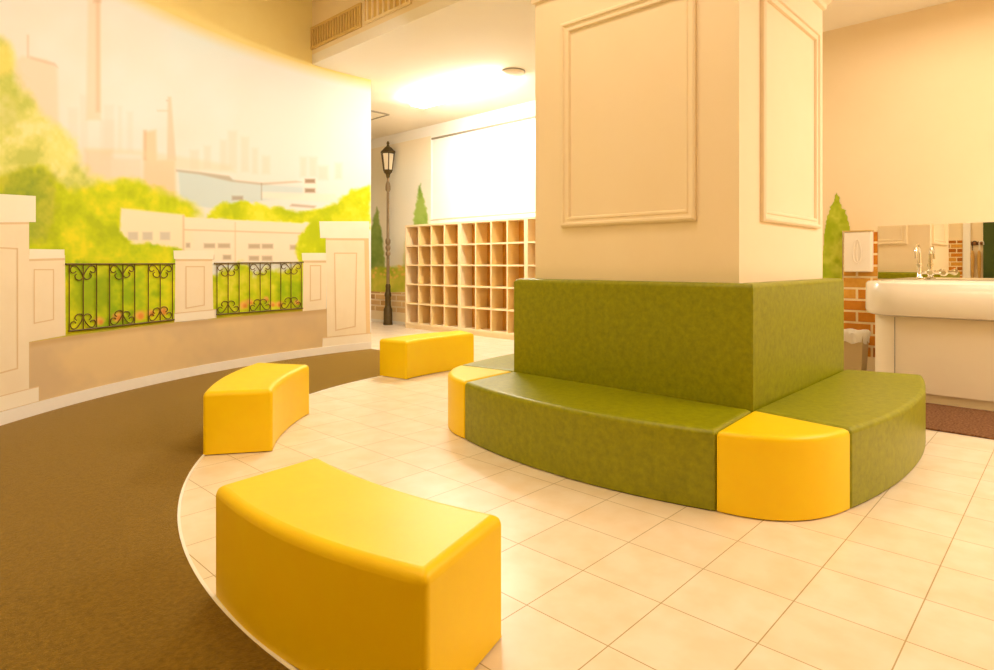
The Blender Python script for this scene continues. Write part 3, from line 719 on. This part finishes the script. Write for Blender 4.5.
PC = [mat('painted_stone', S(250, 234, 204), .75, .2, noise=(4, .5, S(246, 228, 194))), mat('painted_stone_light', S(254, 243, 222), .75, .2, noise=(4, .5, S(251, 239, 214))), mat('painted_stone_line', S(232, 204, 158), .75, .2), mat('painted_stone_side', S(238, 206, 154), .75, .2)]
def patch(mb, quad, off, mi, n=8):
    """quad: 4 photograph points (tl, tr, br, bl) laid on the curved wall"""
    q = [wall_hit(*p) for p in quad]; vs = []
    for i in range(n + 1):
        t_ = i / n
        for a, b_ in ((q[0], q[1]), (q[3], q[2])):
            s = a[0] + (b_[0] - a[0]) * t_; z = max(MZ0 + .001, a[1] + (b_[1] - a[1]) * t_); x, y = wxy(s, off); vs.append((x, y, z))
    mb.add(vs, [(2 * i, 2 * i + 2, 2 * i + 3, 2 * i + 1) for i in range(n)], mi)
def outline(mb, quad, off, mi, w_=1.0):
    (ax, ay), (bx_, by_), (cx, cy), (dx, dy) = quad
    patch(mb, [(ax, ay), (bx_, by_), (bx_, by_ + w_), (ax, ay + w_)], off, mi); patch(mb, [(dx, dy - w_), (cx, cy - w_), (cx, cy), (dx, dy)], off, mi)
    patch(mb, [(ax, ay), (ax + w_, ay), (dx + w_, dy), (dx, dy)], off, mi, 2); patch(mb, [(bx_ - w_, by_), (bx_, by_), (cx, cy), (cx - w_, cy)], off, mi, 2)
def painted_pillar(shaft, cap, panel, plinth=None, side=None, w_=1.2):
    mb = MB(); patch(mb, shaft, .0045, 0)
    patch(mb, [(shaft[0][0], cap[3][1]), (shaft[1][0], cap[2][1]), (shaft[1][0], cap[2][1] + 2.2), (shaft[0][0], cap[3][1] + 2.2)], .005, 2)
    if side: patch(mb, side, .0052, 3)
    if panel: outline(mb, panel, .0055, 2, w_)
    if plinth:
        patch(mb, plinth, .006, 1); (a, b_, c, d) = plinth; patch(mb, [a, b_, (b_[0], b_[1] + 1), (a[0], a[1] + 1)], .0065, 2)
    patch(mb, cap, .006, 1)
    return mb.build('painted_pillar', PC, mural)
painted_pillar([(-60, 215), (28.5, 220), (28.5, 391), (-60, 420)], [(-66, 190), (35, 196), (35, 222), (-66, 223)], [(-50, 244), (17.5, 248), (17.5, 369), (-50, 388)], [(-66, 414), (38, 386), (38, 401), (-66, 431)], w_=1.6)
painted_pillar([(28.5, 255), (64.5, 255), (65, 335.5), (28.5, 342)], [(28.5, 249), (63.8, 249.5), (63.8, 258), (28.5, 259)], [(33, 269), (53.5, 269), (53.5, 320), (33, 324)])
painted_pillar([(175, 256), (212, 256), (213, 318), (174.5, 322)], [(173, 250.5), (213.5, 250.5), (213, 259), (173.5, 259)], [(185, 266), (204.5, 266), (204.5, 305.5), (185, 309)], [(174, 313), (216, 309), (216, 318), (174, 322.3)])
painted_pillar([(303, 258), (326, 258), (326, 309), (302.5, 311.2)], [(301.5, 253), (326, 253), (326, 260.5), (302, 260.5)], [(309.5, 265), (321, 265), (321, 300), (309.5, 301.5)])
painted_pillar([(325.5, 236), (368.5, 236), (370, 338), (327, 340)], [(319, 221.3), (369, 221.3), (369, 238.3), (320, 238)], [(333.7, 252.6), (357, 252.6), (355.5, 327), (335, 331)], [(322.5, 337.3), (371, 332.5), (371, 342), (322, 347)], side=[(364, 239), (368.6, 239), (370, 334), (366, 335)])

def railing(top, bot, bars):
    """top/bot: rail end points in the photograph; bars: x at rail"""
    mb = MB()
    lerp = lambda l, x: l[0][1] + (l[1][1] - l[0][1]) * (x - l[0][0]) / (l[1][0] - l[0][0])
    def W(px, py, off=.011): s, z = wall_hit(px, py); return (*wxy(s, off), z)
    for l in (top, bot):
        mb.tube([W(l[0][0] + (l[1][0] - l[0][0]) * i / 12, lerp(l, l[0][0] + (l[1][0] - l[0][0]) * i / 12)) for i in range(13)], .008, 6)
    for x in bars: mb.tube([W(x, lerp(top, x)), W(x, lerp(bot, x))], .0045, 6)
    curl = [(50, 48), (62, 58), (80, 55), (88, 36), (74, 14), (48, 14), (22, 42), (5, 72), (4, 92), (22, 106), (48, 98), (57, 78), (44, 66)]
    def smooth_(p, n=5):
        out = []
        for i in range(len(p) - 1):
            a, b_, c, d = p[max(i - 1, 0)], p[i], p[i + 1], p[min(i + 2, len(p) - 1)]
            for k in range(n):
                t_ = k / n; out.append(tuple(.5 * (2 * b_[j] + (c[j] - a[j]) * t_ + (2 * a[j] - 5 * b_[j] + 4 * c[j] - d[j]) * t_**2 + (3 * b_[j] - a[j] - 3 * c[j] + d[j]) * t_**3) for j in (0, 1)))
        return out + [p[-1]]
    cs = smooth_(curl)
    for i in (1, 4, 7):
        for sg_ in (-1, 1):
            wd = abs(bars[i + sg_] - bars[i]); q = wd / 95
            mb.tube([W(bars[i] + sg_ * x * q, lerp(top, bars[i] + sg_ * x * q) + y * q * 1.02) for x, y in cs], .0045, 5)
            mb.tube([W(bars[i] + sg_ * x * q, lerp(bot, bars[i] + sg_ * x * q) - y * q * 1.02) for x, y in cs], .0045, 5)
    return mb.build('painted_railing', M['iron'], mural, smooth=True)
railing(((64.5, 264.1), (174, 263.8)), ((67.5, 331.2), (173.5, 319.5)), (68.1, 82.2, 95.6, 108.6, 122, 133.8, 147.5, 159.4, 171.7))
railing(((213.4, 263.4), (303, 262.2)), ((215.8, 314.5), (302.4, 308.2)), (216.3, 227.5, 238.5, 249, 259.6, 270.1, 280.3, 290.5, 300.8))

# mural behind the lamp
yL, _ = on_x(432, 200, XR)
m2 = thing('mural', (XR - .004, 10, 0), 'garden mural with cypress trees, flowers and low brick wall painted behind the street lamp', 'mural')
yg = np.linspace(yL + .03, 12.98, 200); zg = np.linspace(.06, 3.45, 240); YG, ZG = np.meshgrid(yg, zg); XG = np.full_like(YG, XR - .004)
U, V = photo_uv(XG, YG, ZG); P = Paint(U, V)
n1 = vnoise(U, V, 30, 5, 3)[..., None]; P.c = cc(236, 236, 222) + (cc(246, 238, 218) - cc(236, 236, 222)) * n1
P.c = P.c + (cc(246, 232, 204) - P.c) * np.clip((170 - V) / 30, 0, 1)[..., None]
foliage(P, [(377, 206), (382, 235), (385, 262), (385, 275), (360, 280), (368, 240)], 91, cc(112, 146, 70), cc(134, 162, 78), cc(160, 182, 96), 1.2, 1.5, 4)
foliage(P, [(420, 183), (423, 196), (428, 216), (428, 250), (413, 250), (414, 214)], 92, cc(116, 156, 60), cc(140, 172, 70), cc(164, 190, 90), 1.2, 1.5, 4)
foliage(P, [(408, 232), (411, 250), (412, 272), (403, 272), (404, 250)], 93, cc(188, 198, 130), cc(206, 210, 150), cc(222, 222, 170), 1.5, 1.5, 4)
foliage(P, [(340, 270), (375, 268), (404, 266), (432, 264), (432, 296), (340, 297)], 94, cc(158, 186, 50), cc(196, 204, 70), cc(226, 214, 90), 2, 2, 5)
for q in range(26): P.blob(cc(244, 204, 100), 366 + 45 * rng.random(), 266 + 12 * rng.random(), 2, 2, .8)
P.lay(cc(244, 226, 190), np.clip((V - 292) * 2, 0, 1)); 
painted_grid('painted_garden', np.stack([XG, YG, ZG], -1), P.c, m2)
zb0 = on_x(395, 312, XR)[1]; zb1 = on_x(395, 292.5, XR)[1]
b2 = [mat('brick_pale', S(222, 186, 130), .8, .2), mat('brick_pale_brown', S(198, 156, 98), .8, .2), mat('brick_pale_tan', S(228, 196, 140), .8, .2)]
bricks_flat(lambda u, z, o_: (XR - .005 - o_, u, z), yL + .03, 12.9, max(.05, zb0), zb1, .34, .115, .03, 5).build('painted_brick', b2, m2)

# mural left of the mirror
m3 = thing('mural', (XR - .004, 1.9, 0), 'painted green cypress with a brick wall on the right wall, beside the towel dispenser', 'mural')
yA = on_x(843.5, 250, XR)[0]; yB = my0 - .0
yg = np.linspace(my0 + .01, 2.9, 200); zg = np.linspace(.1, 2.0, 240); YG, ZG = np.meshgrid(yg, zg)
# cypress: keep only the painted silhouette (mesh cut to the tree)
U, V = photo_uv(np.full_like(YG, XR), YG, ZG)
tree = pmask(U, V, [(837, 190), (840, 204), (846, 212), (849, 222), (851, 232), (847, 240), (848, 300), (848, 420), (780, 420), (815, 300), (822, 250), (826, 214), (832, 204)], .6, 2.5, 6, 14)
n1 = vnoise(U, V, 9, 15, 3)[..., None]; q = np.clip((n1 - .3) / .4, 0, 1)
cols_ = cc(160, 176, 20) + (cc(206, 210, 70) - cc(160, 176, 20)) * q
keep = (tree > .5) & ~((YG < yA + .004) & (ZG < 1.495))
h_, w_ = keep.shape; idx = np.arange(h_ * w_).reshape(h_, w_)
fk = keep[:-1, :-1] & keep[1:, :-1] & keep[:-1, 1:] & keep[1:, 1:]
f = np.stack([idx[:-1, :-1], idx[:-1, 1:], idx[1:, 1:], idx[1:, :-1]], -1)[fk]
used, inv = np.unique(f, return_inverse=True); inv = inv.reshape(f.shape)
XYZ = np.stack([np.full_like(YG, XR - .004), YG, ZG], -1).reshape(-1, 3)[used]
me = bpy.data.meshes.new('painted_cypress'); me.from_pydata(XYZ.tolist(), [], inv.tolist()); me.update()
at_ = me.color_attributes.new('pigment', 'FLOAT_COLOR', 'POINT'); rgba = np.ones((len(used), 4), np.float32); rgba[:, :3] = to_lin(cols_).reshape(-1, 3)[used]
at_.data.foreach_set('color', rgba.reshape(-1)); me.materials.append(M['mural'])
o = bpy.data.objects.new('painted_cypress', me); col.objects.link(o); attach(o, m3)
MB().box(XR - .004, XR - .001, my0 + .003, yA, .05, 1.49).build('painted_mortar', M['mortar'], m3)
bricks_flat(lambda u, z, o_: (XR - .005 - o_ * .6, -u, z), -yA + .002, -(my0 + .004), .2, 1.485, .27, .118, .022, 8).build('painted_brick', BR, m3)
